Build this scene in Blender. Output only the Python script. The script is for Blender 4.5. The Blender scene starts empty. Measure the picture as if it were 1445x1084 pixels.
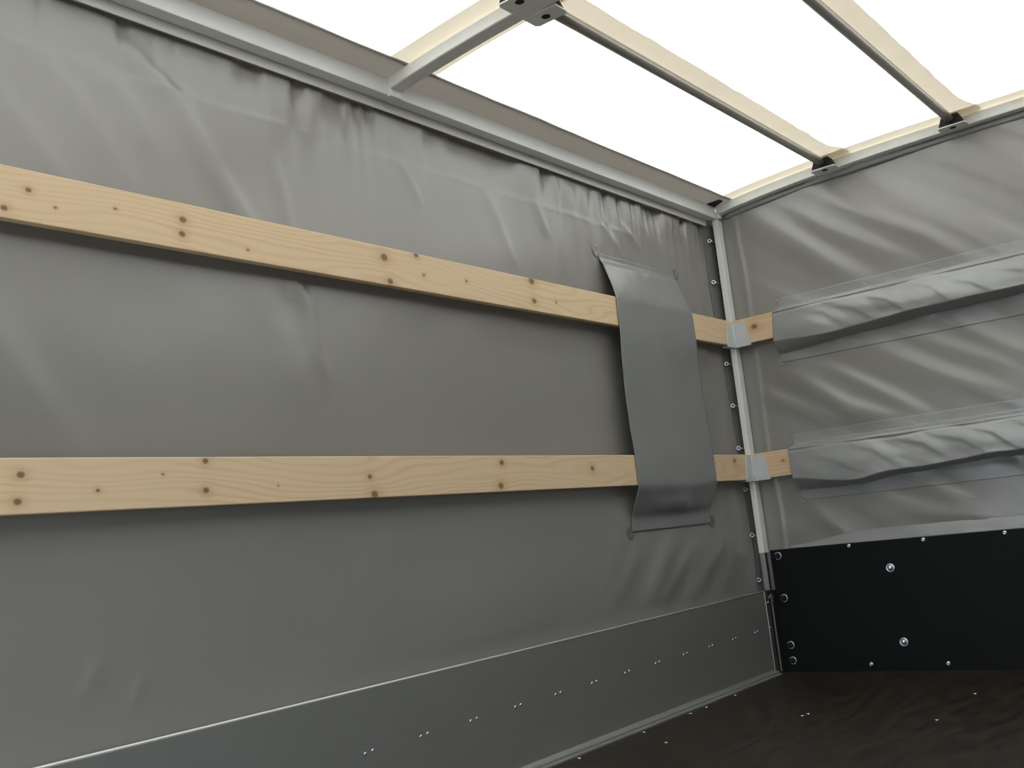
import bpy, bmesh, math, random
import numpy as np
from mathutils import Vector, Matrix

# ------------------------------------------------------------------ camera, sky, sun, exposure
S = bpy.context.scene
COL = S.collection
cam_data = bpy.data.cameras.new('camera')
cam_data.sensor_fit = 'HORIZONTAL'
cam_data.sensor_width = 36.0
cam_data.lens = 1461.94 / 1445 * 36.0
cam_data.clip_start = 0.02
cam = bpy.data.objects.new('camera', cam_data)
COL.objects.link(cam)
RIGHT = Vector((0.621859, -0.775775, -0.107073))
DOWN = Vector((0.051325, 0.176804, -0.982907))
FWD = Vector((0.781445, 0.605734, 0.149764))
M3 = Matrix((RIGHT, -DOWN, -FWD)).transposed()
cam.matrix_world = Matrix.Translation((-4.182862, -1.979774, 0.668079)) @ M3.to_4x4()
S.camera = cam

world = bpy.data.worlds.new('overcast_sky')
S.world = world
world.use_nodes = True
bg = world.node_tree.nodes['Background']
bg.inputs[0].default_value = (0.80, 0.90, 1.0, 1)
bg.inputs[1].default_value = 2.1

sun_data = bpy.data.lights.new('sun', 'SUN')
sun_data.energy = 4.1
sun_data.angle = math.radians(6)
sun_data.color = (1.0, 0.91, 0.78)
sun = bpy.data.objects.new('sun', sun_data)
COL.objects.link(sun)
sun.rotation_euler = Vector((0.42, 0.22, -0.88)).to_track_quat('-Z', 'Y').to_euler()
sun.location = (-6, -3, 6)

S.view_settings.view_transform = 'Standard'
S.view_settings.look = 'None'
S.view_settings.gamma = 1.0
S.view_settings.use_curve_mapping = False
S.view_settings.exposure = 0.54

rng = random.Random(7)

# ------------------------------------------------------------------ materials
def new_mat(name):
    m = bpy.data.materials.new(name)
    m.use_nodes = True
    nt = m.node_tree
    return m, nt, nt.nodes['Principled BSDF']

def nd(nt, t, **kw):
    n = nt.nodes.new(t)
    for k, v in kw.items():
        setattr(n, k, v)
    return n

def mat_simple(name, col, rough=0.5, metal=0.0, spec=0.5, noise=0.06, scale=30, bump=0.0, bscale=200):
    m, nt, p = new_mat(name)
    p.inputs['Roughness'].default_value = rough
    p.inputs['Metallic'].default_value = metal
    p.inputs['Specular IOR Level'].default_value = spec
    tc = nd(nt, 'ShaderNodeTexCoord')
    nz = nd(nt, 'ShaderNodeTexNoise')
    nz.inputs['Scale'].default_value = scale
    nz.inputs['Detail'].default_value = 4
    nt.links.new(tc.outputs['Object'], nz.inputs['Vector'])
    mx = nd(nt, 'ShaderNodeMix', data_type='RGBA')
    mx.inputs['A'].default_value = (*[c * (1 - noise) for c in col], 1)
    mx.inputs['B'].default_value = (*[min(1, c * (1 + noise)) for c in col], 1)
    nt.links.new(nz.outputs['Fac'], mx.inputs['Factor'])
    nt.links.new(mx.outputs['Result'], p.inputs['Base Color'])
    if bump:
        n2 = nd(nt, 'ShaderNodeTexNoise')
        n2.inputs['Scale'].default_value = bscale
        nt.links.new(tc.outputs['Object'], n2.inputs['Vector'])
        b = nd(nt, 'ShaderNodeBump')
        b.inputs['Strength'].default_value = bump
        b.inputs['Distance'].default_value = 0.002
        nt.links.new(n2.outputs['Fac'], b.inputs['Height'])
        nt.links.new(b.outputs['Normal'], p.inputs['Normal'])
    return m

M = {}
M['tarp'] = mat_simple('grey_pvc_tarpaulin', (0.262, 0.252, 0.231), 0.31, 0, 1.0, 0.05, 3.0, 0.05, 60)
M['tarp_cool'] = mat_simple('cool_grey_pvc_sheet', (0.285, 0.291, 0.282), 0.29, 0, 1.0, 0.05, 5.0, 0.05, 50)
M['tarp_low_bounce'] = mat_simple('low_bounce_pvc_tarpaulin', (0.075, 0.075, 0.072), 0.45, 0, 0.5, 0.05, 3.0)  # tone of the unseen walls, darkened to cut light bounced back inside
M['drape'] = mat_simple('dark_grey_pvc_sheet', (0.235, 0.242, 0.237), 0.31, 0, 0.9, 0.05, 5.0, 0.05, 50)
M['hem'] = mat_simple('light_grey_tarp_hem', (0.66, 0.645, 0.60), 0.45, 0, 0.5, 0.04, 8)
M['paint'] = mat_simple('pale_grey_painted_steel', (0.84, 0.85, 0.815), 0.36, 0, 0.5, 0.04, 25)
M['bracket'] = mat_simple('galvanised_plank_holder', (0.60, 0.625, 0.63), 0.42, 0.15, 0.5, 0.06, 60)
M['galv'] = mat_simple('dull_galvanised_steel', (0.33, 0.34, 0.33), 0.5, 0.5, 0.5, 0.10, 40)
M['zinc'] = mat_simple('bright_zinc', (0.70, 0.74, 0.76), 0.25, 0.9, 0.5, 0.05, 60)
M['tube'] = mat_simple('aluminium_tube', (0.42, 0.40, 0.36), 0.36, 0.6, 0.5, 0.06, 20)
M['alu'] = mat_simple('anodised_aluminium', (0.34, 0.345, 0.325), 0.45, 0.55, 0.5, 0.05, 6)
M['alu_edge'] = mat_simple('bare_aluminium_edge', (0.72, 0.72, 0.66), 0.35, 0.4, 0.5, 0.03, 20)
M['black_panel'] = mat_simple('black_coated_board', (0.0045, 0.0058, 0.006), 0.55, 0, 0.2, 0.15, 14)
M['rubber'] = mat_simple('black_plastic', (0.010, 0.009, 0.010), 0.6, 0, 0.3, 0.1, 30)
M['dark_steel'] = mat_simple('dark_brown_steel', (0.036, 0.033, 0.028), 0.7, 0.2, 0.25, 0.2, 30)
M['outer'] = mat_simple('dark_grey_outer_flap', (0.17, 0.165, 0.155), 0.5, 0, 0.4, 0.05, 8)
M['ground'] = mat_simple('pale_concrete', (0.34, 0.345, 0.35), 0.9, 0, 0.2, 0.2, 5)

def mat_roof(name, col, k, dcol=(0.80, 0.79, 0.75)):
    m = bpy.data.materials.new(name)
    m.use_nodes = True
    nt = m.node_tree
    nt.nodes.remove(nt.nodes['Principled BSDF'])
    out = nt.nodes['Material Output']
    d = nd(nt, 'ShaderNodeBsdfDiffuse')
    t = nd(nt, 'ShaderNodeBsdfTranslucent')
    tc = nd(nt, 'ShaderNodeTexCoord')
    nz = nd(nt, 'ShaderNodeTexNoise')
    nz.inputs['Scale'].default_value = 6
    nt.links.new(tc.outputs['Object'], nz.inputs['Vector'])
    mx = nd(nt, 'ShaderNodeMix', data_type='RGBA')
    mx.inputs['A'].default_value = (*[c * 0.97 for c in col], 1)
    mx.inputs['B'].default_value = (*[min(1, c * 1.02) for c in col], 1)
    nt.links.new(nz.outputs['Fac'], mx.inputs['Factor'])
    nt.links.new(mx.outputs['Result'], t.inputs[0])
    d.inputs[0].default_value = (*dcol, 1)
    s = nd(nt, 'ShaderNodeMixShader')
    s.inputs[0].default_value = k
    nt.links.new(d.outputs[0], s.inputs[1])
    nt.links.new(t.outputs[0], s.inputs[2])
    nt.links.new(s.outputs[0], out.inputs['Surface'])
    return m
M['roof'] = mat_roof('translucent_white_roof_sheet', (0.90, 0.885, 0.85), 0.48)
M['strip'] = mat_roof('translucent_cream_reinforcement', (0.64, 0.565, 0.455), 0.50)

M['border'] = mat_roof('grey_roof_border', (0.43, 0.405, 0.37), 0.45, (0.50, 0.48, 0.45))

def mat_floor():
    m, nt, p = new_mat('dark_brown_film_faced_plywood')
    p.inputs['Roughness'].default_value = 0.42
    p.inputs['Specular IOR Level'].default_value = 0.35
    tc = nd(nt, 'ShaderNodeTexCoord')
    mp = nd(nt, 'ShaderNodeMapping')
    mp.inputs['Scale'].default_value = (2.2, 9.0, 1)
    mp.inputs['Rotation'].default_value = (0, 0, 0.9)
    nz = nd(nt, 'ShaderNodeTexNoise')
    nz.inputs['Scale'].default_value = 3.5
    nz.inputs['Detail'].default_value = 7
    nt.links.new(tc.outputs['Object'], mp.inputs['Vector'])
    nt.links.new(mp.outputs['Vector'], nz.inputs['Vector'])
    rp = nd(nt, 'ShaderNodeValToRGB')
    e = rp.color_ramp.elements
    e[0].position = 0.35; e[0].color = (0.0090, 0.0066, 0.0052, 1)
    e[1].position = 0.78; e[1].color = (0.046, 0.030, 0.019, 1)
    nt.links.new(nz.outputs['Fac'], rp.inputs['Fac'])
    nt.links.new(rp.outputs['Color'], p.inputs['Base Color'])
    w = nd(nt, 'ShaderNodeTexVoronoi')
    w.inputs['Scale'].default_value = 260
    nt.links.new(tc.outputs['Object'], w.inputs['Vector'])
    b = nd(nt, 'ShaderNodeBump')
    b.inputs['Strength'].default_value = 0.12
    b.inputs['Distance'].default_value = 0.001
    nt.links.new(w.outputs['Distance'], b.inputs['Height'])
    nt.links.new(b.outputs['Normal'], p.inputs['Normal'])
    return m
M['floor'] = mat_floor()

def mat_wood(name, knots, axis, seed, base=(0.81, 0.625, 0.405)):
    """planed spruce; axis 'X' or 'Y' is the grain; knots = (along, z, radius) in object space"""
    m, nt, p = new_mat(name)
    L = nt.links.new
    p.inputs['Roughness'].default_value = 0.55
    p.inputs['Specular IOR Level'].default_value = 0.35
    tc = nd(nt, 'ShaderNodeTexCoord')
    sp = nd(nt, 'ShaderNodeSeparateXYZ')
    L(tc.outputs['Object'], sp.inputs[0])
    al = sp.outputs[0 if axis == 'X' else 1]
    def math_(op, a, b=None, c=None):
        n = nd(nt, 'ShaderNodeMath', operation=op)
        for i, v in enumerate((a, b, c)):
            if v is None: continue
            if isinstance(v, (int, float)): n.inputs[i].default_value = v
            else: L(v, n.inputs[i])
        return n.outputs[0]
    flat = nd(nt, 'ShaderNodeCombineXYZ')
    L(al, flat.inputs[0]); L(sp.outputs[2], flat.inputs[1])
    defl = None; kf = None; halo = None
    for (a, z, r) in knots:
        v = nd(nt, 'ShaderNodeVectorMath', operation='SUBTRACT')
        L(flat.outputs[0], v.inputs[0]); v.inputs[1].default_value = (a, z, 0)
        sc = nd(nt, 'ShaderNodeVectorMath', operation='MULTIPLY')
        L(v.outputs[0], sc.inputs[0]); sc.inputs[1].default_value = (0.8, 1.0, 1)
        ln = nd(nt, 'ShaderNodeVectorMath', operation='LENGTH')
        L(sc.outputs[0], ln.inputs[0])
        d = ln.outputs['Value']
        t = math_('DIVIDE', d, r*0.8)
        k1 = math_('SUBTRACT', 1.45, t); k1 = math_('MULTIPLY', k1, 1.6)
        c = nd(nt, 'ShaderNodeClamp'); L(k1, c.inputs[0]); k1 = c.outputs[0]
        h = math_('DIVIDE', d, r * 2.2); h = math_('MULTIPLY', h, h); h = math_('MULTIPLY', h, -1.0)
        h = math_('EXPONENT', h)
        sv = nd(nt, 'ShaderNodeSeparateXYZ'); L(v.outputs[0], sv.inputs[0])
        g = math_('MULTIPLY', h, math_('MULTIPLY', sv.outputs[1], -0.75))
        defl = g if defl is None else math_('ADD', defl, g)
        kf = k1 if kf is None else math_('MAXIMUM', kf, k1)
        halo = h if halo is None else math_('MAXIMUM', halo, h)
    zz = math_('ADD', sp.outputs[2], defl)
    lo = nd(nt, 'ShaderNodeCombineXYZ')
    L(math_('MULTIPLY', al, 1.1), lo.inputs[0]); L(math_('MULTIPLY', zz, 6.0), lo.inputs[1])
    lo.inputs[2].default_value = seed
    n1 = nd(nt, 'ShaderNodeTexNoise'); n1.inputs['Scale'].default_value = 1.0; n1.inputs['Detail'].default_value = 2
    L(lo.outputs[0], n1.inputs['Vector'])
    ph = math_('ADD', math_('MULTIPLY', zz, 330.0), math_('MULTIPLY', n1.outputs['Fac'], 75.0))
    ring = math_('MULTIPLY_ADD', math_('SINE', ph), 0.5, 0.5)
    ring = math_('POWER', ring, 2.6)
    gv = nd(nt, 'ShaderNodeCombineXYZ')
    L(math_('MULTIPLY', al, 5.0), gv.inputs[0]); L(math_('MULTIPLY', zz, 320.0), gv.inputs[1]); gv.inputs[2].default_value = seed * 3
    n2 = nd(nt, 'ShaderNodeTexNoise'); n2.inputs['Scale'].default_value = 1.0; n2.inputs['Detail'].default_value = 5
    L(gv.outputs[0], n2.inputs['Vector'])
    n3 = nd(nt, 'ShaderNodeTexNoise'); n3.inputs['Scale'].default_value = 2.2; n3.inputs['Detail'].default_value = 3
    L(lo.outputs[0], n3.inputs['Vector'])
    gate = math_('MULTIPLY', ring, math_('MULTIPLY', math_('POWER', n3.outputs['Fac'], 1.8), 1.05))
    gate = math_('ADD', gate, math_('MULTIPLY', n2.outputs['Fac'], 0.22))
    mx = nd(nt, 'ShaderNodeMix', data_type='RGBA')
    mx.inputs['A'].default_value = (*base, 1)
    mx.inputs['B'].default_value = (base[0] * 0.80, base[1] * 0.68, base[2] * 0.54, 1)
    L(gate, mx.inputs['Factor'])
    m2 = nd(nt, 'ShaderNodeMix', data_type='RGBA')
    m2.inputs['B'].default_value = (0.40, 0.215, 0.085, 1)
    L(mx.outputs['Result'], m2.inputs['A']); L(math_('MULTIPLY', halo, 0.42), m2.inputs['Factor'])
    m3 = nd(nt, 'ShaderNodeMix', data_type='RGBA')
    m3.inputs['B'].default_value = (0.235, 0.105, 0.042, 1)
    L(m2.outputs['Result'], m3.inputs['A']); L(math_('MULTIPLY', kf, 0.88), m3.inputs['Factor'])
    L(m3.outputs['Result'], p.inputs['Base Color'])
    b = nd(nt, 'ShaderNodeBump'); b.inputs['Strength'].default_value = 0.15; b.inputs['Distance'].default_value = 0.001
    L(n2.outputs['Fac'], b.inputs['Height']); L(b.outputs['Normal'], p.inputs['Normal'])
    return m

# ------------------------------------------------------------------ object helpers
def world_of(o):
    v = Vector(o.location)
    while o.parent is not None:
        o = o.parent; v = v + o.location
    return v

def link(name, me, mat, parent=None):
    o = bpy.data.objects.new(name, me)
    COL.objects.link(o)
    if mat is not None and not me.materials:
        me.materials.append(M[mat] if isinstance(mat, str) else mat)
    if parent is not None:
        o.parent = parent
        o.matrix_parent_inverse = Matrix.Identity(4)
        o.location = -world_of(parent)
    return o

def tag(o, label=None, cat=None, group=None, kind=None):
    if label: o['label'] = label
    if cat: o['category'] = cat
    if group: o['group'] = group
    if kind: o['kind'] = kind
    return o

def thing(name, loc, label, cat, group=None):
    o = bpy.data.objects.new(name, None)
    o.empty_display_size = 0.05
    COL.objects.link(o)
    o.location = loc
    return tag(o, label, cat, group)

def mesh_of(name, bm, smooth=False):
    me = bpy.data.meshes.new(name)
    bmesh.ops.recalc_face_normals(bm, faces=bm.faces)
    bm.to_mesh(me); bm.free()
    if smooth:
        me.polygons.foreach_set('use_smooth', [True] * len(me.polygons))
    return me

def add_box(bm, a, b, bevel=0.0, seg=2):
    x0, y0, z0 = [min(p, q) for p, q in zip(a, b)]
    x1, y1, z1 = [max(p, q) for p, q in zip(a, b)]
    vs = [bm.verts.new(v) for v in ((x0,y0,z0),(x1,y0,z0),(x1,y1,z0),(x0,y1,z0),(x0,y0,z1),(x1,y0,z1),(x1,y1,z1),(x0,y1,z1))]
    fs = [bm.faces.new([vs[i] for i in f]) for f in ((0,3,2,1),(4,5,6,7),(0,1,5,4),(1,2,6,5),(2,3,7,6),(3,0,4,7))]
    if bevel:
        es = list({e for f in fs for e in f.edges})
        bmesh.ops.bevel(bm, geom=es, offset=bevel, segments=seg, affect='EDGES', profile=0.5)

def box_obj(name, a, b, mat, parent=None, bevel=0.0, seg=2):
    bm = bmesh.new()
    add_box(bm, a, b, bevel, seg)
    return link(name, mesh_of(name, bm), mat, parent)

def add_prism(bm, poly, ext):
    """poly: list of 3D points, ext: extrusion vector"""
    e = Vector(ext)
    lo = [bm.verts.new(p) for p in poly]
    hi = [bm.verts.new(Vector(p) + e) for p in poly]
    bm.faces.new(lo); bm.faces.new(hi[::-1])
    n = len(poly)
    for i in range(n):
        bm.faces.new((lo[i], hi[i], hi[(i + 1) % n], lo[(i + 1) % n]))

def frame_of(axis):
    z = Vector(axis).normalized()
    x = z.orthogonal().normalized()
    return x, z.cross(x), z

def add_lathe(bm, origin, axis, prof, n=20):
    """prof: list of (radius, height) from bottom to top; closed at r=0"""
    x, y, z = frame_of(axis); o = Vector(origin)
    rings = []
    for r, h in prof:
        if r < 1e-6:
            rings.append([bm.verts.new(o + z * h)])
        else:
            rings.append([bm.verts.new(o + z * h + (x * math.cos(2*math.pi*i/n) + y * math.sin(2*math.pi*i/n)) * r) for i in range(n)])
    for a, b in zip(rings, rings[1:]):
        for i in range(n):
            j = (i + 1) % n
            if len(a) == 1: bm.faces.new((a[0], b[i], b[j]))
            elif len(b) == 1: bm.faces.new((a[i], b[0], a[j]))
            else: bm.faces.new((a[i], b[i], b[j], a[j]))

def add_torus(bm, origin, axis, R, r, n=22, m=8):
    x, y, z = frame_of(axis); o = Vector(origin)
    vs = []
    for i in range(n):
        a = 2*math.pi*i/n
        d = x*math.cos(a) + y*math.sin(a)
        vs.append([bm.verts.new(o + d*(R + r*math.cos(2*math.pi*k/m)) + z*(r*math.sin(2*math.pi*k/m))) for k in range(m)])
    for i in range(n):
        for k in range(m):
            bm.faces.new((vs[i][k], vs[(i+1)%n][k], vs[(i+1)%n][(k+1)%m], vs[i][(k+1)%m]))

def add_tube(bm, pts, r, n=14, caps=True):
    pts = [Vector(p) for p in pts]
    rings = []
    x = None
    for i, p in enumerate(pts):
        t = (pts[min(i+1, len(pts)-1)] - pts[max(i-1, 0)]).normalized()
        if x is None: x = t.orthogonal().normalized()
        x = (x - t * x.dot(t)).normalized()
        y = t.cross(x)
        rings.append([bm.verts.new(p + (x*math.cos(2*math.pi*k/n) + y*math.sin(2*math.pi*k/n))*r) for k in range(n)])
    for a, b in zip(rings, rings[1:]):
        for k in range(n):
            bm.faces.new((a[k], a[(k+1)%n], b[(k+1)%n], b[k]))
    if caps:
        bm.faces.new(rings[0][::-1]); bm.faces.new(rings[-1])

def lathe_obj(name, origin, axis, prof, mat, parent=None, n=20, smooth=True):
    bm = bmesh.new(); add_lathe(bm, origin, axis, prof, n)
    return link(name, mesh_of(name, bm, smooth), mat, parent)

def grid_obj(name, P, mat, parent=None, thick=0.0, smooth=True, offset=0.0, flip=False):
    """P: (nu, nv, 3) array of points"""
    nu, nv = P.shape[:2]
    idx = np.arange(nu*nv).reshape(nu, nv)
    q = np.stack([idx[:-1,:-1], idx[1:,:-1], idx[1:,1:], idx[:-1,1:]], -1).reshape(-1, 4)
    if flip: q = q[:, ::-1]
    me = bpy.data.meshes.new(name)
    me.vertices.add(nu*nv); me.vertices.foreach_set('co', P.reshape(-1).astype(np.float32))
    me.loops.add(q.size); me.loops.foreach_set('vertex_index', np.ascontiguousarray(q).reshape(-1).astype(np.int32))
    me.polygons.add(len(q)); me.polygons.foreach_set('loop_start', np.arange(0, q.size, 4, dtype=np.int32))
    me.update(calc_edges=True); me.validate()
    me.polygons.foreach_set('use_smooth', [smooth]*len(me.polygons))
    o = link(name, me, mat, parent)
    if thick:
        md = o.modifiers.new('thickness', 'SOLIDIFY'); md.thickness = thick; md.offset = offset
    return o

# smooth value noise
_tab = np.random.RandomState(11).rand(256, 256)
def vnoise(u, v, seed=0):
    u = np.asarray(u, float) + seed*17.31; v = np.asarray(v, float) + seed*9.77
    iu = np.floor(u).astype(int); iv = np.floor(v).astype(int)
    fu = u - iu; fv = v - iv
    fu = fu*fu*fu*(fu*(fu*6-15)+10); fv = fv*fv*fv*(fv*(fv*6-15)+10)
    T = lambda a, b: _tab[a % 256, b % 256]
    return (T(iu,iv)*(1-fu)*(1-fv) + T(iu+1,iv)*fu*(1-fv) + T(iu,iv+1)*(1-fu)*fv + T(iu+1,iv+1)*fu*fv)*2 - 1
def fbm(u, v, seed=0, o=3):
    s = 0; a = 1.0
    for k in range(o):
        s = s + a*vnoise(u*2**k, v*2**k, seed + k*3); a *= 0.5
    return s
def sstep(a, b, x):
    t = np.clip((x - a)/(b - a), 0, 1)
    return t*t*(3 - 2*t)
def crease(X, Z, pts, amp, w, soft=1.0, left=1):
    """ridge of height amp along a polyline, width w, fading to both ends; one flank softer"""
    out = np.zeros_like(X)
    n = len(pts) - 1
    best = np.full_like(X, 1e9); side = np.zeros_like(X); tt = np.zeros_like(X)
    for i in range(n):
        (ax, az), (bx, bz) = pts[i], pts[i+1]
        dx, dz = bx-ax, bz-az; l2 = dx*dx + dz*dz
        t = np.clip(((X-ax)*dx + (Z-az)*dz)/l2, 0, 1)
        px, pz = ax + t*dx, az + t*dz
        d = np.hypot(X-px, Z-pz)
        sgn = np.sign((X-ax)*dz - (Z-az)*dx)
        m = d < best
        best = np.where(m, d, best); side = np.where(m, sgn, side); tt = np.where(m, (i+t)/n, tt)
    ww = np.where(side*left > 0, w, w*soft)
    fade = np.sin(np.pi*np.clip(tt*0.9+0.05, 0, 1))**0.7
    return amp*np.exp(-(best/ww)**2)*fade

W = 2.40                                  # inner width of the body
LEN = 4.45                                # rear edge at x = -LEN
def arch(y):
    return 0.050*(1 - np.abs((np.asarray(y, float) + W/2)/(W/2))**3)

# ------------------------------------------------------------------ setting: ground, floor, tarpaulin walls, roof
gr = box_obj('ground', (-22, -18, -0.75), (18, 18, -0.65), 'ground'); tag(gr, kind='structure')
fl = box_obj('floor', (-LEN, -W-0.06, -0.03), (0.085, 0.10, 0.0), 'floor'); tag(fl, kind='structure')

# left tarpaulin: hangs outside the frame, gathered under the rail
xs = np.concatenate([np.arange(-LEN, -3.4, 0.02), np.arange(-3.4, 0.0, 0.008), [0.0]])
sx = (xs + LEN)/LEN                        # 0..1
zs = np.linspace(0.30, 1.992, 200)
XX, ZZ = np.meshgrid(xs, zs, indexing='ij')
ez = [0.30, 0.354, 0.51, 0.91, 1.26, 1.70, 1.98, 2.0]
ex = [-0.012, -0.006, 0.014, 0.002, -0.020, -0.058, -0.036, -0.036]
edge = np.interp(ZZ, ez, ex)
X2 = XX + edge*sstep(-0.6, 0.0, XX)
def left_disp(X, Z):
    d = 0.006*fbm(X*1.1, Z*1.6, 3, 3)
    top = 1.978 - Z
    # gathers hanging from the batten, finer towards the front
    u = X*15 + 0.9*vnoise(X*5, Z*0, 5)
    dens = 1 + 0.5*sstep(-2.0, -0.8, X)
    gth = vnoise(u*dens*1.25 + 1.6*top, Z*1.5, 9) + 0.6*vnoise(u*2.3*dens + 2*top, Z*2, 12)
    amp = (0.0075*np.exp(-np.clip(top,0,9)/0.060) + 0.0040*np.exp(-np.clip(top,0,9)/0.22))
    d += (gth*amp + np.abs(gth)*0.014*np.exp(-np.clip(top,0,9)/0.034))*(0.8 + 0.3*sstep(-2.4, -1.7, X)) + 0.004*np.exp(-np.clip(top,0,9)/0.05)
    # slack vertical drapes near the front, top and bottom
    dr = vnoise(X*9 - (1.9-Z)*2.2, Z*1.1, 21)
    d += 0.004*dr*sstep(-2.3, -0.9, X)*sstep(1.35, 1.8, Z)
    dr2 = vnoise(X*7.5 - Z*5.0, Z*0.8, 23)
    d += 0.010*dr2*sstep(-1.35, -0.7, X)*sstep(0.78, 0.5, Z)
    d += 0.004*vnoise(X*16, Z*1.2, 27)*sstep(-0.55, -0.2, X)
    # welded seam 15 cm below the batten
    sm = 1.831 + 0.003*vnoise(X*6, X*0, 31)
    d += 0.0010*sstep(sm-0.004, sm+0.002, Z) - 0.0022*np.exp(-((Z-sm)/0.006)**2)*(0.6+0.5*vnoise(X*8, X*0, 33))
    # diagonal tension creases
    for pts, a, w, s in (
        ([(-2.95,1.96),(-2.833,1.87),(-2.769,1.826),(-2.669,1.674),(-2.577,1.552),(-2.49,1.42)], 0.0085, 0.024, 2.2),
        ([(-3.25,1.76),(-3.19,1.697),(-3.132,1.633),(-3.05,1.53)], 0.0040, 0.026, 2.0),
        ([(-3.13,1.84),(-3.001,1.717),(-2.88,1.54)], 0.0030, 0.028, 2.0),
        ([(-2.98,1.83),(-2.91,1.80),(-2.82,1.65)], 0.0036, 0.022, 2.0),
        ([(-2.475,1.735),(-2.451,1.64),(-2.43,1.53)], 0.0040, 0.016, 1.8),
        ([(-2.45,1.43),(-2.396,1.349),(-2.374,1.207),(-2.345,1.13)], 0.0055, 0.018, 2.2),
        ([(-3.25,1.25),(-3.14,1.047),(-3.02,0.90)], 0.0050, 0.05, 1.6),
        ([(-2.62,1.42),(-2.487,1.254),(-2.42,1.06)], 0.0045, 0.06, 1.4),
        ([(-1.99,1.84),(-1.95,1.78),(-1.915,1.71)], 0.0045, 0.014, 2.0),
        ([(-1.60,1.84),(-1.534,1.73),(-1.47,1.58)], 0.0042, 0.018, 2.0),
        ([(-1.32,1.85),(-1.25,1.72)], 0.0040, 0.016, 1.8),
        ([(-0.90,1.86),(-0.75,1.71)], 0.0055, 0.016, 1.6),
        ([(-0.76,1.88),(-0.60,1.765)], 0.0050, 0.014, 1.6),
        ([(-0.57,1.88),(-0.43,1.76)], 0.0035, 0.014, 1.6),
        ([(-3.06,0.455),(-3.03,0.53)], 0.0030, 0.012, 2.0),
        ([(-2.965,0.41),(-2.93,0.48)], 0.0028, 0.010, 2.0),
        ([(-2.72,0.80),(-2.36,0.37)], 0.0050, 0.09, 1.0),
        ([(-1.12,0.41),(-0.90,0.62)], 0.0070, 0.040, 1.3),
        ([(-0.93,0.40),(-0.66,0.63)], 0.0080, 0.040, 1.3),
        ([(-0.77,0.41),(-0.46,0.62)], 0.0070, 0.034, 1.3),
        ([(-0.53,0.40),(-0.17,0.66)], 0.0065, 0.034, 1.3),
        ([(-2.31,0.66),(-2.36,0.43)], 0.0016, 0.03, 1.0),
        ([(-2.25,0.61),(-2.24,0.38)], 0.0016, 0.03, 1.0),
    ):
        d -= crease(X, Z, pts, a, w, s, -1)
    k = sstep(0.345, 0.42, Z)
    return d*(0.35 + 0.65*k)
Yl = 0.053 + np.clip(left_disp(XX, ZZ), -0.022, 0.03)
Yl = np.maximum(Yl, 0.0475 - 0.032*sstep(1.955, 1.80, ZZ))
def wall_left_y(x, z):
    x = np.asarray(x, float); z = np.asarray(z, float)
    y = 0.053 + np.clip(left_disp(x, z), -0.022, 0.03)
    return np.maximum(y, 0.0475 - 0.032*sstep(1.955, 1.80, z))
o = grid_obj('wall_left', np.stack([X2, Yl, ZZ], -1), 'tarp', thick=0.0012, flip=True)
tag(o, kind='structure')

# front tarpaulin
ys = np.concatenate([np.arange(-W-0.03, -1.5, 0.02), np.arange(-1.5, 0.09, 0.007), [0.09]])
ts = np.linspace(0, 1, 290)
YY, TT = np.meshgrid(ys, ts, indexing='ij')
ZT = 2.050 + arch(np.clip(YY, -W, 0))
Z2 = 0.002 + (ZT - 0.002)*TT
def front_disp(Y, Z):
    # diagonal tension folds falling away from the corner, direction about (-0.79 y, -0.61 z)
    u = -Y; s = u*0.60 + Z*0.80                       # across the folds
    t = u*0.80 - Z*0.60                               # along the folds
    ph = s + 0.035*vnoise(t*2.0, s*3, 41)
    d = 0.0090*vnoise(ph*7.5, t*0.9, 43) + 0.0032*vnoise(ph*17, t*1.3, 47)
    d *= sstep(-0.02, -0.35, Y)*(0.55 + 0.45*sstep(0.5, 0.8, Z))
    d *= 1 - 0.45*sstep(1.62, 1.8, Z)*sstep(-0.5, -0.9, Y)
    d += 0.006*fbm(Y*1.3, Z*1.3, 51, 2)
    for pts, a, w, sft in (
        ([(-0.15,1.985),(-0.375,1.772),(-0.56,1.59)], 0.012, 0.050, 1.4),
        ([(-0.34,1.95),(-0.46,1.84),(-0.80,1.59)], 0.010, 0.040, 1.4),
        ([(-0.50,1.93),(-0.844,1.706),(-0.98,1.57)], 0.006, 0.035, 1.8),
        ([(-0.66,1.97),(-0.93,1.75),(-1.17,1.58)], 0.009, 0.065, 1.2),
        ([(-0.085,1.19),(-0.40,1.01)], 0.007, 0.030, 1.5),
        ([(-0.22,1.25),(-0.45,1.066),(-0.66,0.98)], 0.010, 0.034, 1.5),
        ([(-0.38,1.25),(-0.628,1.08),(-0.76,0.98)], 0.008, 0.030, 1.5),
        ([(-0.55,1.31),(-0.832,1.13),(-1.14,0.97)], 0.012, 0.042, 1.5),
        ([(-0.76,1.30),(-1.02,1.15),(-1.18,1.03)], 0.009, 0.036, 1.5),
        ([(-0.92,1.31),(-1.22,1.10)], 0.009, 0.036, 1.5),
        ([(-0.22,0.68),(-0.38,0.52)], 0.005, 0.03, 1.5),
        ([(-0.44,0.71),(-0.744,0.596),(-1.08,0.53)], 0.008, 0.034, 1.5),
        ([(-0.66,0.72),(-0.97,0.59)], 0.007, 0.03, 1.5),
    ):
        d -= 1.35*crease(Y, Z, pts, a, w, sft)
    # upright fold where the sheet wraps the corner
    yc = -0.062 + 0.012*vnoise(Z*3, Z*0, 55)
    d -= 0.0042*np.exp(-((Y-yc)/0.013)**2)
    return d
Xf = 0.056 + np.clip(front_disp(YY, Z2), -0.022, 0.02)
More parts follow.
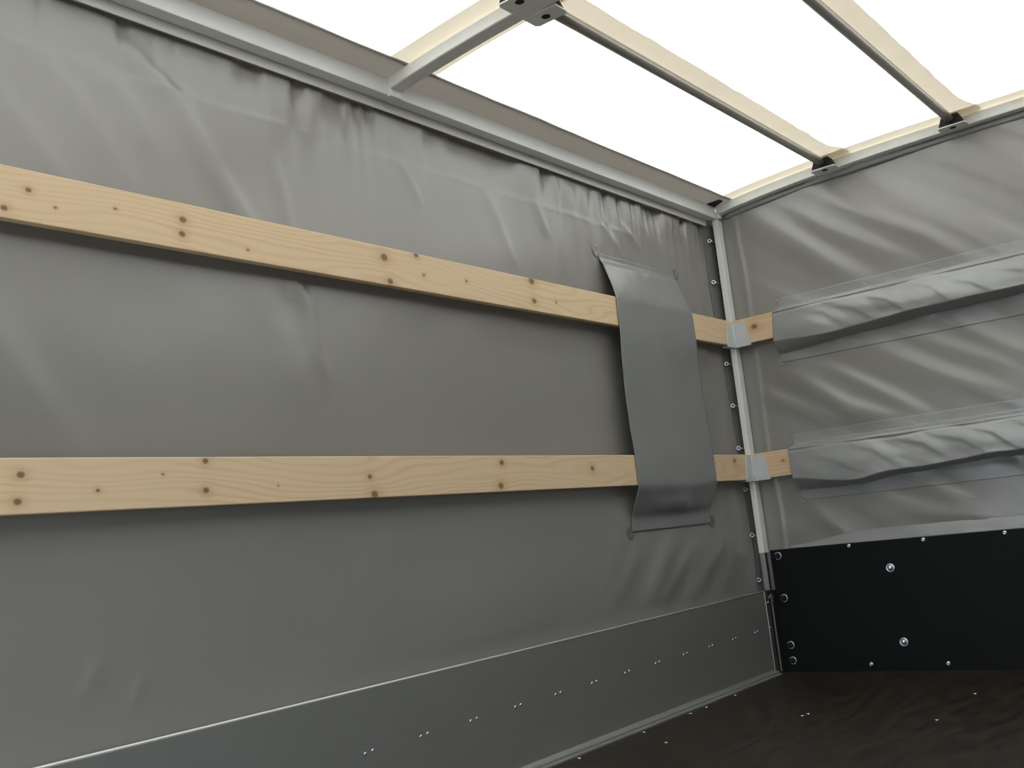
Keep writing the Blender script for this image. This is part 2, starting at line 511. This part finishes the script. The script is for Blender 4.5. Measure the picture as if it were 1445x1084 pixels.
Xf = np.where(Z2 < 0.53, np.maximum(Xf, 0.050), Xf) + 0.006*sstep(0.62, 0.50, Z2)
def wall_front_x(y, z):
    y = np.asarray(y, float); z = np.asarray(z, float)
    return 0.056 + np.clip(front_disp(y, z), -0.022, 0.02) + 0.006*sstep(0.62, 0.50, z)
o = grid_obj('wall_front', np.stack([Xf, YY, Z2], -1), 'tarp', thick=0.0012)
tag(o, kind='structure')

# right tarpaulin (closes the body on the side the camera stands)
xr = np.linspace(-LEN, 0.06, 60); zr = np.linspace(0.0, 2.10, 30)
XR, ZR = np.meshgrid(xr, zr, indexing='ij')
o = grid_obj('wall_right', np.stack([XR, -W-0.05+0.006*fbm(XR*2, ZR*2, 61), ZR], -1), 'tarp_low_bounce', thick=0.0015)
tag(o, kind='structure')
# unseen curtain added behind the camera so daylight enters only below its edge
yq = np.linspace(-W-0.06, 0.075, 60); tq = np.linspace(0, 1, 30)
YQ, TQ = np.meshgrid(yq, tq, indexing='ij')
ZQ = 1.12 + (2.075 + arch(np.clip(YQ, -W, 0)) - 1.12)*TQ
o = grid_obj('rear_light_blocker', np.stack([-LEN - 0.012 + 0.006*fbm(YQ*2, ZQ*2, 63), YQ, ZQ], -1), 'tarp_low_bounce', thick=0.0015)
tag(o, kind='structure')

# roof sheet: arched, softly rippled, translucent
def roof_z(X, Y):
    z = 2.073 + arch(np.clip(Y, -W, 0))
    u = X + 0.10*Y
    rip = vnoise(u*13 + 0.5*vnoise(X*2, Y*2, 71), Y*0.9, 73)*0.0032 + vnoise(u*27, Y*1.6, 77)*0.0010
    z = z + rip*sstep(0.02, -0.2, Y) - 0.004*np.abs(np.sin(np.pi*Y/0.52))*0
    return z
xr = np.arange(-LEN, 0.075, 0.014); yr = np.arange(-W-0.06, -0.07, 0.02)
yr = np.append(yr, -0.068)
XR, YR = np.meshgrid(xr, yr, indexing='ij')
roof = grid_obj('ceiling', np.stack([XR, YR, roof_z(XR, YR)], -1), 'roof', thick=0.0)
tag(roof, kind='structure')
def roof_strip(x0, x1, y0, y1, dz=0.004, name='reinforcement_strip', flare=None):
    nx = max(2, int((x1-x0)/0.014)); ny = max(2, int(abs(y1-y0)/0.014))
    a = np.linspace(x0, x1, nx); b = np.linspace(y0, y1, ny)
    A, B = np.meshgrid(a, b, indexing='ij')
    if flare: A, B = flare(A, B)
    return grid_obj(name, np.stack([A, B, roof_z(A, B) - dz], -1), 'strip', roof)
TUBE_Y = (-0.525, -1.045, -1.565)
def flare_tube(yc):
    def f(A, B):
        wide = 1 + 0.5*np.exp(-((A+0.02)/0.10)**2)*(B < yc)
        return A, yc + (B-yc)*wide
    return f
for k, yc in enumerate(TUBE_Y):
    roof_strip(-2.0, 0.07, yc-0.072, yc+0.030, 0.004, flare=flare_tube(yc))
    roof_strip(-LEN, -2.1, yc-0.072, yc+0.030, 0.004)
roof_strip(-2.125, -1.93, -W-0.05, -0.068, 0.006)
roof_strip(-0.062, 0.07, -W-0.05, -0.068, 0.007)
# opaque grey border of the roof sheet along the left rail, folded down outside
prof = [(-0.080, -0.004), (-0.079, 0.0015), (-0.03, 0.000), (0.02, -0.003), (0.062, -0.008), (0.074, -0.02), (0.077, -0.06), (0.077, -0.17)]
a = np.linspace(-LEN, 0.07, 260)
P = np.zeros((len(a), len(prof), 3))
for j, (y, dz) in enumerate(prof):
    P[:, j, 0] = a; P[:, j, 1] = y + 0.002*vnoise(a*4, a*0+j, 81)*(j < 2)
    P[:, j, 2] = 2.070 + dz + 0.0015*vnoise(a*9, a*0 + j*0.6, 83)
gb = grid_obj('grey_border', P, 'border', roof, thick=0.0015, flip=True); gb['label'] = 'opaque grey edge band'

# ------------------------------------------------------------------ steel frame
rail = box_obj('roof_rail', (-LEN, 0.0, 2.0), (0.0, 0.040, 2.0535), 'paint', bevel=0.0025)
tag(rail, 'straight pale grey steel rail along the top of the left tarpaulin', 'rail')
batten = box_obj('hem_batten', (-LEN, 0.0405, 1.9712), (-0.036, 0.0455, 2.03), 'hem', bevel=0.001)
tag(batten, 'thin light strip clamping the left tarpaulin just below the steel rail', 'strip')

bm = bmesh.new()  # black piece added where the corner only shows a dark opening
add_prism(bm, [(-0.075, 0.004, 2.0538), (0.0, 0.004, 2.0538), (-0.028, -0.055, 2.0600), (-0.062, -0.055, 2.0600)], (0, 0, 0.003))
g = link('corner_dark_piece', mesh_of('corner_dark_piece', bm), 'rubber', rail); g['label'] = 'small black piece in place of a dark corner opening'
def arched_bar(name, ax, s0, s1, c0, c1, zlo, h, mat, parent=None, n=60):
    """box section bar running along y and following the arch; c0..c1 in x"""
    bm = bmesh.new(); rings = []
    b = 0.0025
    for y in np.linspace(s0, s1, n):
        z0 = zlo + float(arch(y)); z1 = z0 + h
        sec = [(c0+b, z0), (c1-b, z0), (c1, z0+b), (c1, z1-b), (c1-b, z1), (c0+b, z1), (c0, z1-b), (c0, z0+b)]
        rings.append([bm.verts.new((x, y, z)) for x, z in sec])
    for a, c in zip(rings, rings[1:]):
        for k in range(8):
            bm.faces.new((a[k], a[(k+1)%8], c[(k+1)%8], c[k]))
    bm.faces.new(rings[0]); bm.faces.new(rings[-1][::-1])
    return link(name, mesh_of(name, bm), mat, parent)

def tube_bracket(parent, xc, sgn, yc):
    """folded plate under a tube end: plate with bolt hole, black end block; sgn = direction the tube leaves"""
    z0 = 2.0165 + float(arch(yc)) - 0.002
    bm = bmesh.new()
    e = 0.062
    xo = xc + sgn*e
    poly = [(xc + sgn*0.0003, yc-0.058, z0), (xc + sgn*0.0003, yc+0.048, z0), (xo - sgn*0.010, yc+0.048, z0), (xo, yc+0.040, z0), (xo, yc-0.050, z0), (xo - sgn*0.010, yc-0.058, z0)]
    add_prism(bm, poly, (0, 0, 0.004))
    br = link('tube_bracket', mesh_of('tube_bracket', bm), 'paint', parent)
    hole = lathe_obj('bolt_hole', (xc + sgn*0.032, yc-0.004, z0-0.0006), (0, 0, 1), [(0, 0), (0.0125, 0), (0.0125, 0.004), (0, 0.004)], 'rubber', br, 18, False)
    hole['label'] = 'round dark hole in bracket'
    bm = bmesh.new()
    poly = [(xo - sgn*0.052, yc-0.050, z0+0.0042), (xo - sgn*0.052, yc+0.042, z0+0.0042), (xo - sgn*0.052, yc+0.026, z0+0.045), (xo - sgn*0.052, yc-0.034, z0+0.045)]
    add_prism(bm, poly, (sgn*0.0505, 0, 0))
    bk = link('end_block', mesh_of('end_block', bm), 'rubber', br); bk['label'] = 'black block holding tube end'
    return br

frail = arched_bar('roof_rail', 'Y', 0.0, -W, 0.0, 0.040, 2.0185, 0.040, 'paint')
tag(frail, 'arched pale steel rail across the top of the front wall', 'rail')
for yc in TUBE_Y[:2]:
    tube_bracket(frail, 0.0, -1, yc)
tube_bracket(frail, 0.0, -1, TUBE_Y[2])

beam = arched_bar('cross_beam', 'Y', -0.0005, -W, -2.070, -2.018, 2.0165, 0.037, 'paint')
tag(beam, 'arched pale grey steel beam crossing the roof between the side rails', 'beam')
for yc in TUBE_Y:
    tube_bracket(beam, -2.018, 1, yc); tube_bracket(beam, -2.070, -1, yc)
cl = box_obj('end_cleat', (-2.074, -0.0135, 1.9935), (-2.026, -0.0005, 2.018), 'paint', beam, 0.002)

bm = bmesh.new()
def roof_tube(x0, x1, yc, label):
    bm = bmesh.new()
    z = 2.0165 + float(arch(yc)) + 0.030
    add_tube(bm, [(x0 + (x1-x0)*k/12, yc, z) for k in range(13)], 0.0172, 20)
    o = link('roof_tube', mesh_of('roof_tube', bm, True), 'tube')
    return tag(o, label, 'tube', 'tubes carrying the roof sheet')
roof_tube(-1.968-0.014, -0.045, TUBE_Y[0], 'aluminium roof tube nearest the left wall, running from cross beam to front rail')
roof_tube(-1.968-0.014, -0.045, TUBE_Y[1], 'aluminium roof tube second from the left wall, in the top right of the photo')

# ------------------------------------------------------------------ corner post with plank holders, lower post, corner stake
post = thing('corner_post', (0.013, 0.013, 0.5), 'tall pale grey painted steel post in the corner between left and front tarpaulins', 'post')
box_obj('post_sleeve', (0.0, 0.0, 0.505), (0.0450, 0.0255, 2.0), 'paint', post, 0.002)
box_obj('top_cleat', (0.0, -0.012, 2.0), (0.024, 0.0, 2.0185), 'paint', post, 0.0015)
box_obj('inner_post', (0.0012, 0.0012, 0.347), (0.0095, 0.0245, 0.505), 'galv', post, 0.002)
def plank_holder(zb):
    zt = zb + 0.106; t = 0.0035
    bm = bmesh.new()
    e = 0.0045                                          # plates stand this far inside the plank faces
    # left plate (along x) and right plate (along y), both wider at the bottom
    add_prism(bm, [(-0.002, -e, zb), (-0.078, -e, zb), (-0.054, -e, zt-0.008), (-0.047, -e, zt), (-0.002, -e, zt)], (0, t, 0))
    add_prism(bm, [(-e, -0.002, zb), (-e, -0.079, zb), (-e, -0.063, zt-0.008), (-e, -0.056, zt), (-e, -0.002, zt)], (t, 0, 0))
    # turned-in lips below the planks
    add_box(bm, (-0.076, -e, zb-0.0035), (-0.002, 0.024, zb))
    add_box(bm, (-e, -0.077, zb-0.0035), (0.024, -0.002, zb))
    o = link('plank_holder', mesh_of('plank_holder', bm), 'bracket', post)
    o['label'] = 'galvanised angled plank holder'
    bm = bmesh.new()
    add_tube(bm, [(-e-0.001, -e-0.001, zb+0.004 + k*0.012) for k in range(9)], 0.0036, 8)
    w = link('weld_seam', mesh_of('weld_seam', bm, True), 'bracket', o)
    return o
plank_holder(1.407); plank_holder(0.8175)

stake = thing('corner_stake', (0.01, 0.02, 0), 'dark steel corner stake between the aluminium side board and black bulkhead', 'stake')
box_obj('stake_body', (-0.0255, 0.0275, 0.0), (0.029, 0.040, 0.346), 'dark_steel', stake, 0.001)
box_obj('stake_flange', (-0.0255, -0.0005, 0.0), (0.0285, 0.0275, 0.346), 'dark_steel', stake, 0.001)
box_obj('post_shade_box', (0.0100, 0.0020, 0.346), (0.0285, 0.0250, 0.5045), 'dark_steel', stake, 0.001)  # dark box that paints the shade of the inner post's right face
box_obj('edge_bead', (-0.0028, -0.0045, 0.012), (0.0010, -0.0006, 0.332), 'galv', stake, 0.0008)
lathe_obj('rivet', (-0.0256, 0.010, 0.195), (-1, 0, 0), [(0.004, 0), (0.0035, 0.002), (0, 0.003)], 'zinc', stake, 10)
lathe_obj('rivet', (-0.0256, 0.014, 0.296), (-1, 0, 0), [(0.004, 0), (0.0035, 0.002), (0, 0.003)], 'zinc', stake, 10)
lathe_obj('rivet', (-0.0256, 0.004, 0.300), (-1, 0, 0), [(0.004, 0), (0.0035, 0.002), (0, 0.003)], 'zinc', stake, 10)
bm = bmesh.new()
add_tube(bm, [(-0.020, -0.0020, 0.312), (-0.022, -0.0035, 0.322), (-0.012, -0.006, 0.328), (-0.004, -0.0075, 0.322), (-0.003, -0.0075, 0.300)], 0.003, 8)
link('latch_hook', mesh_of('latch_hook', bm, True), 'galv', stake)

# ------------------------------------------------------------------ corner lacing flap with its hooks
ff = np.linspace(0.002, 1.985, 110)
Pm = np.zeros((len(ff), 8, 3))
px = np.array([-0.120, -0.080, -0.050, -0.030, -0.004, 0.016, 0.034, 0.049])
py = np.array([0.080, 0.080, 0.078, 0.068, 0.057, 0.053, 0.049, 0.043])
sh = np.interp(ff, ez, ex)
for j in range(8):
    Pm[:, j, 0] = px[j] + (sh + 0.006)*(1 - j/7) + 0.003*vnoise(ff*6, ff*0 + j*0.4, 91)*(j < 6)
    Pm[:, j, 1] = py[j] + 0.0025*vnoise(ff*5, ff*0 + j*0.5, 93)*(j < 6)
    Pm[:, j, 2] = ff
flapc = thing('lacing_flap', (0.0, 0.06, 0.345), 'narrow dark grey tarpaulin flap laced behind the corner post', 'flap')
grid_obj('flap_sheet', Pm, 'outer', flapc, thick=0.0012)
for (hx, hz) in ((0.003,1.907), (-0.015,1.712), (0.0,1.341), (0.005,1.153), (0.003,0.964), (0.012,0.783), (0.016,0.585), (0.020,0.393)):
    bm = bmesh.new()
    hy = 0.047
    add_torus(bm, (hx-0.012, hy, hz), (-0.8, -0.6, 0.1), 0.0075, 0.0028, 16, 6)
    hk = link('lacing_hook', mesh_of('lacing_hook', bm, True), 'zinc', flapc)
    bm = bmesh.new()
    add_tube(bm, [(hx-0.006, hy-0.003, hz), (hx+0.010, hy-0.008, hz-0.002), (hx+0.022, hy-0.008, hz-0.002)], 0.0028, 8)
    link('hook_pin', mesh_of('hook_pin', bm, True), 'zinc', hk)

# ------------------------------------------------------------------ planks
def plank(name, a, b, mat, label):
    bm = bmesh.new(); add_box(bm, a, b, 0.0022, 2)
    o = link(name, mesh_of(name, bm), mat)
    return tag(o, label, 'plank', 'timber side planks')
KU = [(-3.163,1.481,.0055), (-3.214,1.433,.006), (-3.107,1.454,.003), (-2.97,1.478,.003), (-2.80,1.484,.008), (-2.804,1.449,.0075), (-2.149,1.493,.011), (-2.133,1.425,.009), (-2.016,1.520,.008), (-1.991,1.463,.004), (-1.463,1.515,.012), (-1.46,1.447,.009), (-1.334,1.457,.004), (-2.62,1.44,.003), (-1.80,1.47,.004)]
KL = [(-3.20,0.897,.0068), (-3.208,0.845,.0068), (-2.78,0.921,.0065), (-2.783,0.855,.0068), (-2.277,0.876,.0065), (-2.265,0.829,.010), (-1.722,0.909,.0085), (-1.737,0.838,.010), (-1.234,0.885,.008), (-3.042,0.862,.004), (-2.89,0.893,.0025), (-0.16,0.904,.009), (-2.58,0.86,.002)]
plank('timber_plank', (-LEN, 0.0, 1.4125), (-0.0005, 0.022, 1.525), mat_wood('spruce_upper_side', KU, 'X', 1.0), 'pale spruce plank, the upper one along the left tarpaulin')
plank('timber_plank', (-LEN, 0.0, 0.8205), (-0.0005, 0.022, 0.9305), mat_wood('spruce_lower_side', KL, 'X', 4.0), 'pale spruce plank, the lower one along the left tarpaulin')
plank('timber_plank', (0.0, -W, 1.4125), (0.022, -0.0005, 1.525), mat_wood('spruce_upper_front', [(-0.103,1.480,.012), (-0.6,1.45,.01)], 'Y', 7.0, (0.76, 0.57, 0.37)), 'short visible spruce plank end entering the upper front sleeve')
plank('timber_plank', (0.0, -W, 0.8205), (0.022, -0.0005, 0.9305), mat_wood('spruce_lower_front', [(-0.145,0.885,.005), (-0.7,0.87,.01)], 'Y', 9.0, (0.76, 0.57, 0.37)), 'short visible spruce plank end entering the lower front sleeve')

# ------------------------------------------------------------------ loose sheet draped over both left planks
def interp(v, tab):
    return np.interp(v, [t[0] for t in tab], [t[1] for t in tab])
def smooth_tab(v, tab, s):
    r = 0
    for k in (-2, -1, 0, 1, 2):
        r = r + interp(v + k*s, tab)*(1, 2, 3, 2, 1)[k+2]/9
    return r
zt = np.linspace(0.655, 1.708, 170); ut = np.linspace(0, 1, 90)
ZF, UF = np.meshgrid(zt, ut, indexing='ij')
prof = [(0.60, 0.046), (0.69, 0.046), (0.715, 0.040), (0.81, -0.0055), (0.86, -0.0065), (0.93, -0.006), (1.05, 0.0), (1.17, 0.002), (1.30, -0.001), (1.41, -0.006), (1.525, -0.0055), (1.56, 0.004), (1.68, 0.044), (1.75, 0.046)]
YF = smooth_tab(ZF, prof, 0.008)
onp = np.exp(-((ZF-0.875)/0.06)**4) + np.exp(-((ZF-1.469)/0.06)**4)
YF = YF + (0.0025*fbm(UF*3, ZF*5, 101) + 0.002*vnoise(UF*9 + ZF*4, ZF*7, 103)*sstep(1.5, 1.66, ZF))*(1-np.clip(onp, 0, 1))
YF = YF - 0.010*np.exp(-((ZF-0.745)/0.03)**2)*np.sin(UF*3.1)**2*(0.6+0.5*vnoise(UF*6, ZF*0, 105))
YF = np.where(onp > 0.5, np.minimum(YF, -0.0045), YF)
zc = (ZF - 0.655)/(1.708-0.655)
xl0 = -0.953 + 0.012*zc; XA = xl0 + (-0.352 - 0.026*zc - xl0)*UF
wl = wall_left_y(XA, ZF) - 0.0035
kk = np.maximum(sstep(0.73, 0.685, ZF), sstep(1.66, 1.695, ZF))
YF = YF*(1-kk) + wl*kk
YF = np.minimum(YF, wl)
xl = -0.953 + 0.012*zc - 0.010*np.sin(np.pi*zc); xr_ = -0.352 - 0.026*zc + 0.004*np.sin(np.pi*zc)
XF = xl + (xr_ - xl)*UF
flap = thing('drape_sheet', (-0.66, 0.05, 0.655), 'loose dark grey tarpaulin sheet draped over both planks on the left wall', 'sheet')
grid_obj('sheet', np.stack([XF, YF, ZF], -1), 'drape', flap, thick=0.0016)
def weld_patch(parent, c, axis, r=0.026, mat='tarp_cool'):
    o = lathe_obj('weld_patch', c, axis, [(0, 0), (r*0.6, 0), (r*0.7, 0.0006), (r*0.85, 0.0006), (r*0.9, 0.0001), (r, 0)], mat, parent, 24)
    o['label'] = 'round welded corner patch'
    return o
for (x, z), mt in (((-0.968, 0.652), 'outer'), ((-0.342, 0.662), 'outer'), ((-0.952, 1.716), 'tarp'), ((-0.362, 1.702), 'outer')):
    weld_patch(flap, (x, float(wall_left_y(x, z)) - 0.0022, z), (0, -1, 0), 0.025, mt)

# ------------------------------------------------------------------ sleeves over the front planks
def interp_s(v, tab):
    return smooth_tab(v, tab, 0.03)
def sleeve(ztop, zbot, ptop, pbot, y0t, y0b, seed, label, hang):
    root = thing('plank_sleeve', (0.03, y0b, zbot), label, 'sleeve', 'tarpaulin sleeves over the front planks')
    v = np.linspace(0, 1, 120); y = np.concatenate([np.linspace(0, 1.15, 300), np.linspace(1.16, 2.12, 60)])
    U, V = np.meshgrid(y, v, indexing='ij')
    Y0 = y0t + (y0b - y0t)*V
    Y = np.minimum(Y0, 0) - U
    # z of the sheet before bulging
    Z = ztop + (zbot - ztop)*V
    sag = 0.5 + 0.5*vnoise(U*3.2, U*0, seed)
    drop = interp_s(U, hang)
    zl = pbot - drop - 0.010*sag
    zt_ = ztop - 0.038
    up = sstep(0, 1, np.clip((zt_ - Z)/(zt_ - ptop + 0.004), 0, 1))
    rw = 0.010 + 0.012*(0.5 + 0.5*vnoise(U*4.5, U*0, seed+5)) + 0.030*sstep(0.30, 0.0, U)
    zl = zl + 0.010*vnoise(U*6, U*0, seed+9)*sstep(0.1, 0.3, U)
    dn = np.clip((Z - zl)/rw, 0, 1)**0.6
    bul = np.minimum(up, dn)
    wf = wall_front_x(np.clip(Y, -W, 0.02), Z) - 0.003
    X = wf - bul*(wf + 0.008)
    # wrinkles: diagonal billows plus the dark undercut fold along the bottom
    bl = sstep(ztop-0.036, ztop-0.07, Z)*sstep(zbot+0.036, zbot+0.06, Z)
    s = U*0.55 + Z*1.0; t = U - Z*0.6
    n1 = 0.5 + 0.5*vnoise(s*6.0 + 0.5*vnoise(U*3, V*2, seed+1), t*4.2, seed+2)
    n2 = 0.5 + 0.5*vnoise(s*13, t*5.0, seed+4)
    pil = sstep(ptop + 0.004, pbot + 0.014, Z)**0.9                 # hangs fuller towards the bottom
    grow = 0.25 + 0.75*sstep(0.03, 0.5, U)
    wr = pil*(0.010 + 0.030*n1**1.3 + 0.008*n2) + 0.005*n1*n2 + 0.0010*vnoise(s*36, t*13, seed+7)
    for q in range(7):
        u0 = 0.10 + 0.155*q + 0.04*rng.random()
        z0 = ptop - 0.010 - 0.03*rng.random(); ln = 0.16 + 0.08*rng.random()
        wr = wr + crease(U, Z, [(u0, z0), (u0 + 0.55*ln, z0 - 0.035), (u0 + ln, pbot - 0.012)], 0.0055, 0.012, 2.6)
    X = X - bl*grow*wr*np.clip(bul*1.15, 0, 1)
    # puckers along the lower weld
    X = X - 0.006*vnoise(U*13, V*3, seed+8)*np.exp(-((Z-zl)/0.022)**2)*sstep(0.1, 0.3, U)
    # small wrinkle line under the top weld
    lw = ztop - 0.060 + 0.006*vnoise(U*7, U*0, seed+10)
    X = X - 0.003*np.exp(-((Z-lw)/0.005)**2) + 0.003*np.exp(-((Z-lw+0.010)/0.006)**2)
    kb = np.maximum(sstep(zt_ - 0.004, zt_ + 0.012, Z), sstep(zbot + 0.028, zbot + 0.012, Z))
    X = X*(1-kb) + wf*kb
    X = np.minimum(X, wf)
    on = (Z < ptop+0.006) & (Z > pbot-0.006)
    X = np.where(on, np.minimum(X, -0.0045), X)
    grid_obj('sleeve_sheet', np.stack([X, Y, Z], -1), 'tarp_cool', root, thick=0.0014)
    weld_patch(root, (float(wall_front_x(y0t, ztop))-0.003, y0t-0.002, ztop), (-1, 0, 0), 0.016, 'tarp')
    weld_patch(root, (float(wall_front_x(y0b, zbot))-0.003, y0b-0.004, zbot), (-1, 0, 0), 0.016, 'tarp')
    return root
sleeve(1.587, 1.307, 1.525, 1.4125, -0.205, -0.178, 111, 'wrinkled grey sleeve over the upper plank on the front wall', [(0, 0.062), (0.15, 0.058), (0.45, 0.036), (0.9, 0.022), (2.2, 0.02)])
sleeve(0.992, 0.709, 0.9305, 0.8205, -0.175, -0.186, 131, 'wrinkled grey sleeve over the lower plank on the front wall', [(0, 0.060), (0.2, 0.062), (0.5, 0.052), (0.75, 0.026), (1.0, 0.018), (2.2, 0.02)])

# ------------------------------------------------------------------ aluminium side board
board = thing('side_board', (-2.3, 0.02, 0.0), 'low grey aluminium side board with paired rivets below the left tarpaulin', 'side board')
box_obj('board_panel', (-LEN, 0.012, 0.012), (-0.032, 0.037, 0.3445), 'alu', board, 0.002)
bm = bmesh.new()
add_tube(bm, [(-LEN, 0.0145, 0.3455), (-0.032, 0.0145, 0.3455)], 0.0036, 10)
e = link('top_edge', mesh_of('top_edge', bm, True), 'alu_edge', board); e['label'] = 'bright rounded top edge'
bm = bmesh.new()
add_box(bm, (-0.0325, 0.0108, 0.012), (-0.0288, 0.0265, 0.3450), 0.0008)
e = link('end_cap', mesh_of('end_cap', bm), 'alu_edge', board); e['label'] = 'bright end edge'
bm = bmesh.new()
add_prism(bm, [(-LEN, 0.030, 0.0), (-LEN, -0.016, 0.0), (-LEN, -0.016, 0.005), (-LEN, -0.006, 0.007), (-LEN, -0.004, 0.014), (-LEN, 0.006, 0.016), (-LEN, 0.012, 0.024), (-LEN, 0.030, 0.024)], (LEN-0.0270, 0, 0))
e = link('bottom_ledge', mesh_of('bottom_ledge', bm), 'alu', board); e['label'] = 'stepped ledge along the floor'
nriv = 0
for k in range(15):
    xc = -0.155 - 0.1995*k
    if xc < -3.2: break
    for dx in (-0.013, 0.013):
        lathe_obj('rivet', (xc+dx, 0.0121, 0.1935 + (0.001 if dx > 0 else -0.001)), (0, -1, 0), [(0.0046, 0), (0.0044, 0.0012), (0.0028, 0.0026), (0, 0.0031)], 'zinc', board, 12)

# ------------------------------------------------------------------ black bulkhead board with bolts
bulk = thing('bulkhead_board', (0.036, -1.2, 0.0), 'low black coated board across the front wall with bright bolts', 'bulkhead')
box_obj('board', (0.030, -W, 0.0005), (0.044, -0.0115, 0.513), 'black_panel', bulk, 0.001)
def button(y, z, r=0.0096):
    o = lathe_obj('rivet', (0.0301, y, z), (-1, 0, 0), [(r, 0), (r*0.95, 0.002), (r*0.6, 0.005), (r*0.3, 0.0056), (r*0.25, 0.0046), (0, 0.0046)], 'zinc', bulk, 18)
    return o
for y in (-0.352, -0.652, -0.953, -1.253): button(y-0.009, 0.5035)
for y in (-0.372, -0.672, -0.972): button(y-0.006, 0.0285)
def big_bolt(y, z):
    w = lathe_obj('washer', (0.0300, y, z), (-1, 0, 0), [(0.0178, 0), (0.0178, 0.0015), (0.0165, 0.0024), (0.0125, 0.0024), (0.0120, 0.0012), (0, 0.0012)], 'zinc', bulk, 28)
    lathe_obj('bolt_head', (0.0288, y, z), (-1, 0, 0), [(0.0118, 0), (0.0112, 0.004), (0.0085, 0.008), (0.0045, 0.0105), (0, 0.0112)], 'zinc', w, 24)
for y, z in ((-0.515, 0.404), (-0.522, 0.113), (-1.40, 0.404), (-1.40, 0.113)): big_bolt(y, z)
for z in (0.487, 0.309, 0.113, 0.049):
    w = lathe_obj('washer', (0.0300, -0.046, z), (-1, 0, 0), [(0.0165, 0), (0.0165, 0.0018), (0.0155, 0.0024), (0.0118, 0.0024), (0.0112, 0.001), (0, 0.001)], 'zinc', bulk, 28)
    h = lathe_obj('bolt_head', (0.0288, -0.0445, z), (-1, 0, 0), [(0.0112, 0), (0.0112, 0.016), (0.0100, 0.018), (0, 0.018)], 'rubber', w, 6, False)
    h['label'] = 'black hexagon bolt head'
box_obj('board_return', (0.0305, -0.013, 0.0005), (0.0435, 0.030, 0.345), 'black_panel', bulk)
# tarpaulin hem lying on the board
yh = np.linspace(-W, -0.10, 160); vh = np.linspace(0, 1, 12)
A, B = np.meshgrid(yh, vh, indexing='ij')
hz = 0.5145 + (0.010 + 0.040*sstep(-0.10, -0.45, A))*B
P = np.stack([0.0305 + 0.016*B + 0.002*vnoise(A*9, B*1.5, 151), A, hz], -1)
hem = grid_obj('bottom_hem', P, 'tarp_cool', thick=0.0016, flip=False)
tag(hem, 'smooth grey hem strip of the front tarpaulin above the black board', 'hem')
# rolled hem tucked under the front rail
bm = bmesh.new()
add_tube(bm, [(0.048, y, 2.006 + float(arch(y)) + 0.002*float(vnoise(y*8, 0.0, 161))) for y in np.linspace(-0.02, -W, 90)], 0.011, 12)
hem2 = link('top_hem', mesh_of('top_hem', bm, True), 'tarp_cool')
tag(hem2, 'rolled grey hem of the front tarpaulin below the arched rail', 'hem')

# ------------------------------------------------------------------ floor screws
def screw_mesh():
    bm = bmesh.new()
    add_lathe(bm, (0, 0, 0), (0, 0, 1), [(0.0066, 0), (0.0060, 0.0012), (0.0024, 0.0016), (0.0018, 0.0007), (0, 0.0007)], 14)
    return mesh_of('floor_screw', bm, True)
SM = screw_mesh(); SM.materials.append(M['zinc'])
for (x, y, lb) in ((-1.538, -0.030, 'zinc floor screw beside the side board, nearest the bottom edge of the photo'),
                   (-1.160, -0.030, 'zinc floor screw beside the side board, second from the bottom edge of the photo'),
                   (-0.849, -0.033, 'bright zinc floor screw, left of the close pair beside the side board'),
                   (-0.731, -0.033, 'bright zinc floor screw, right of the close pair beside the side board'),
                   (-0.491, -0.030, 'zinc floor screw beside the side board, nearest the corner stake'),
                   (-0.820, -0.462, 'zinc floor screw in the open floor, left of the two in that row'),
                   (-0.850, -0.454, 'tiny floor screw touching the left open floor screw'),
                   (-0.877, -0.897, 'zinc floor screw in the open floor, right of the two in that row'),
                   (-0.441, -0.894, 'zinc floor screw in the open floor, farthest to the right'),
                   (-1.296, -0.194, 'dull floor screw standing alone in front of the side board')):
    o = bpy.data.objects.new('floor_screw', SM); COL.objects.link(o)
    o.location = (x, y, 0.0001)
    tag(o, lb, 'screw', 'screws in the dark floor')
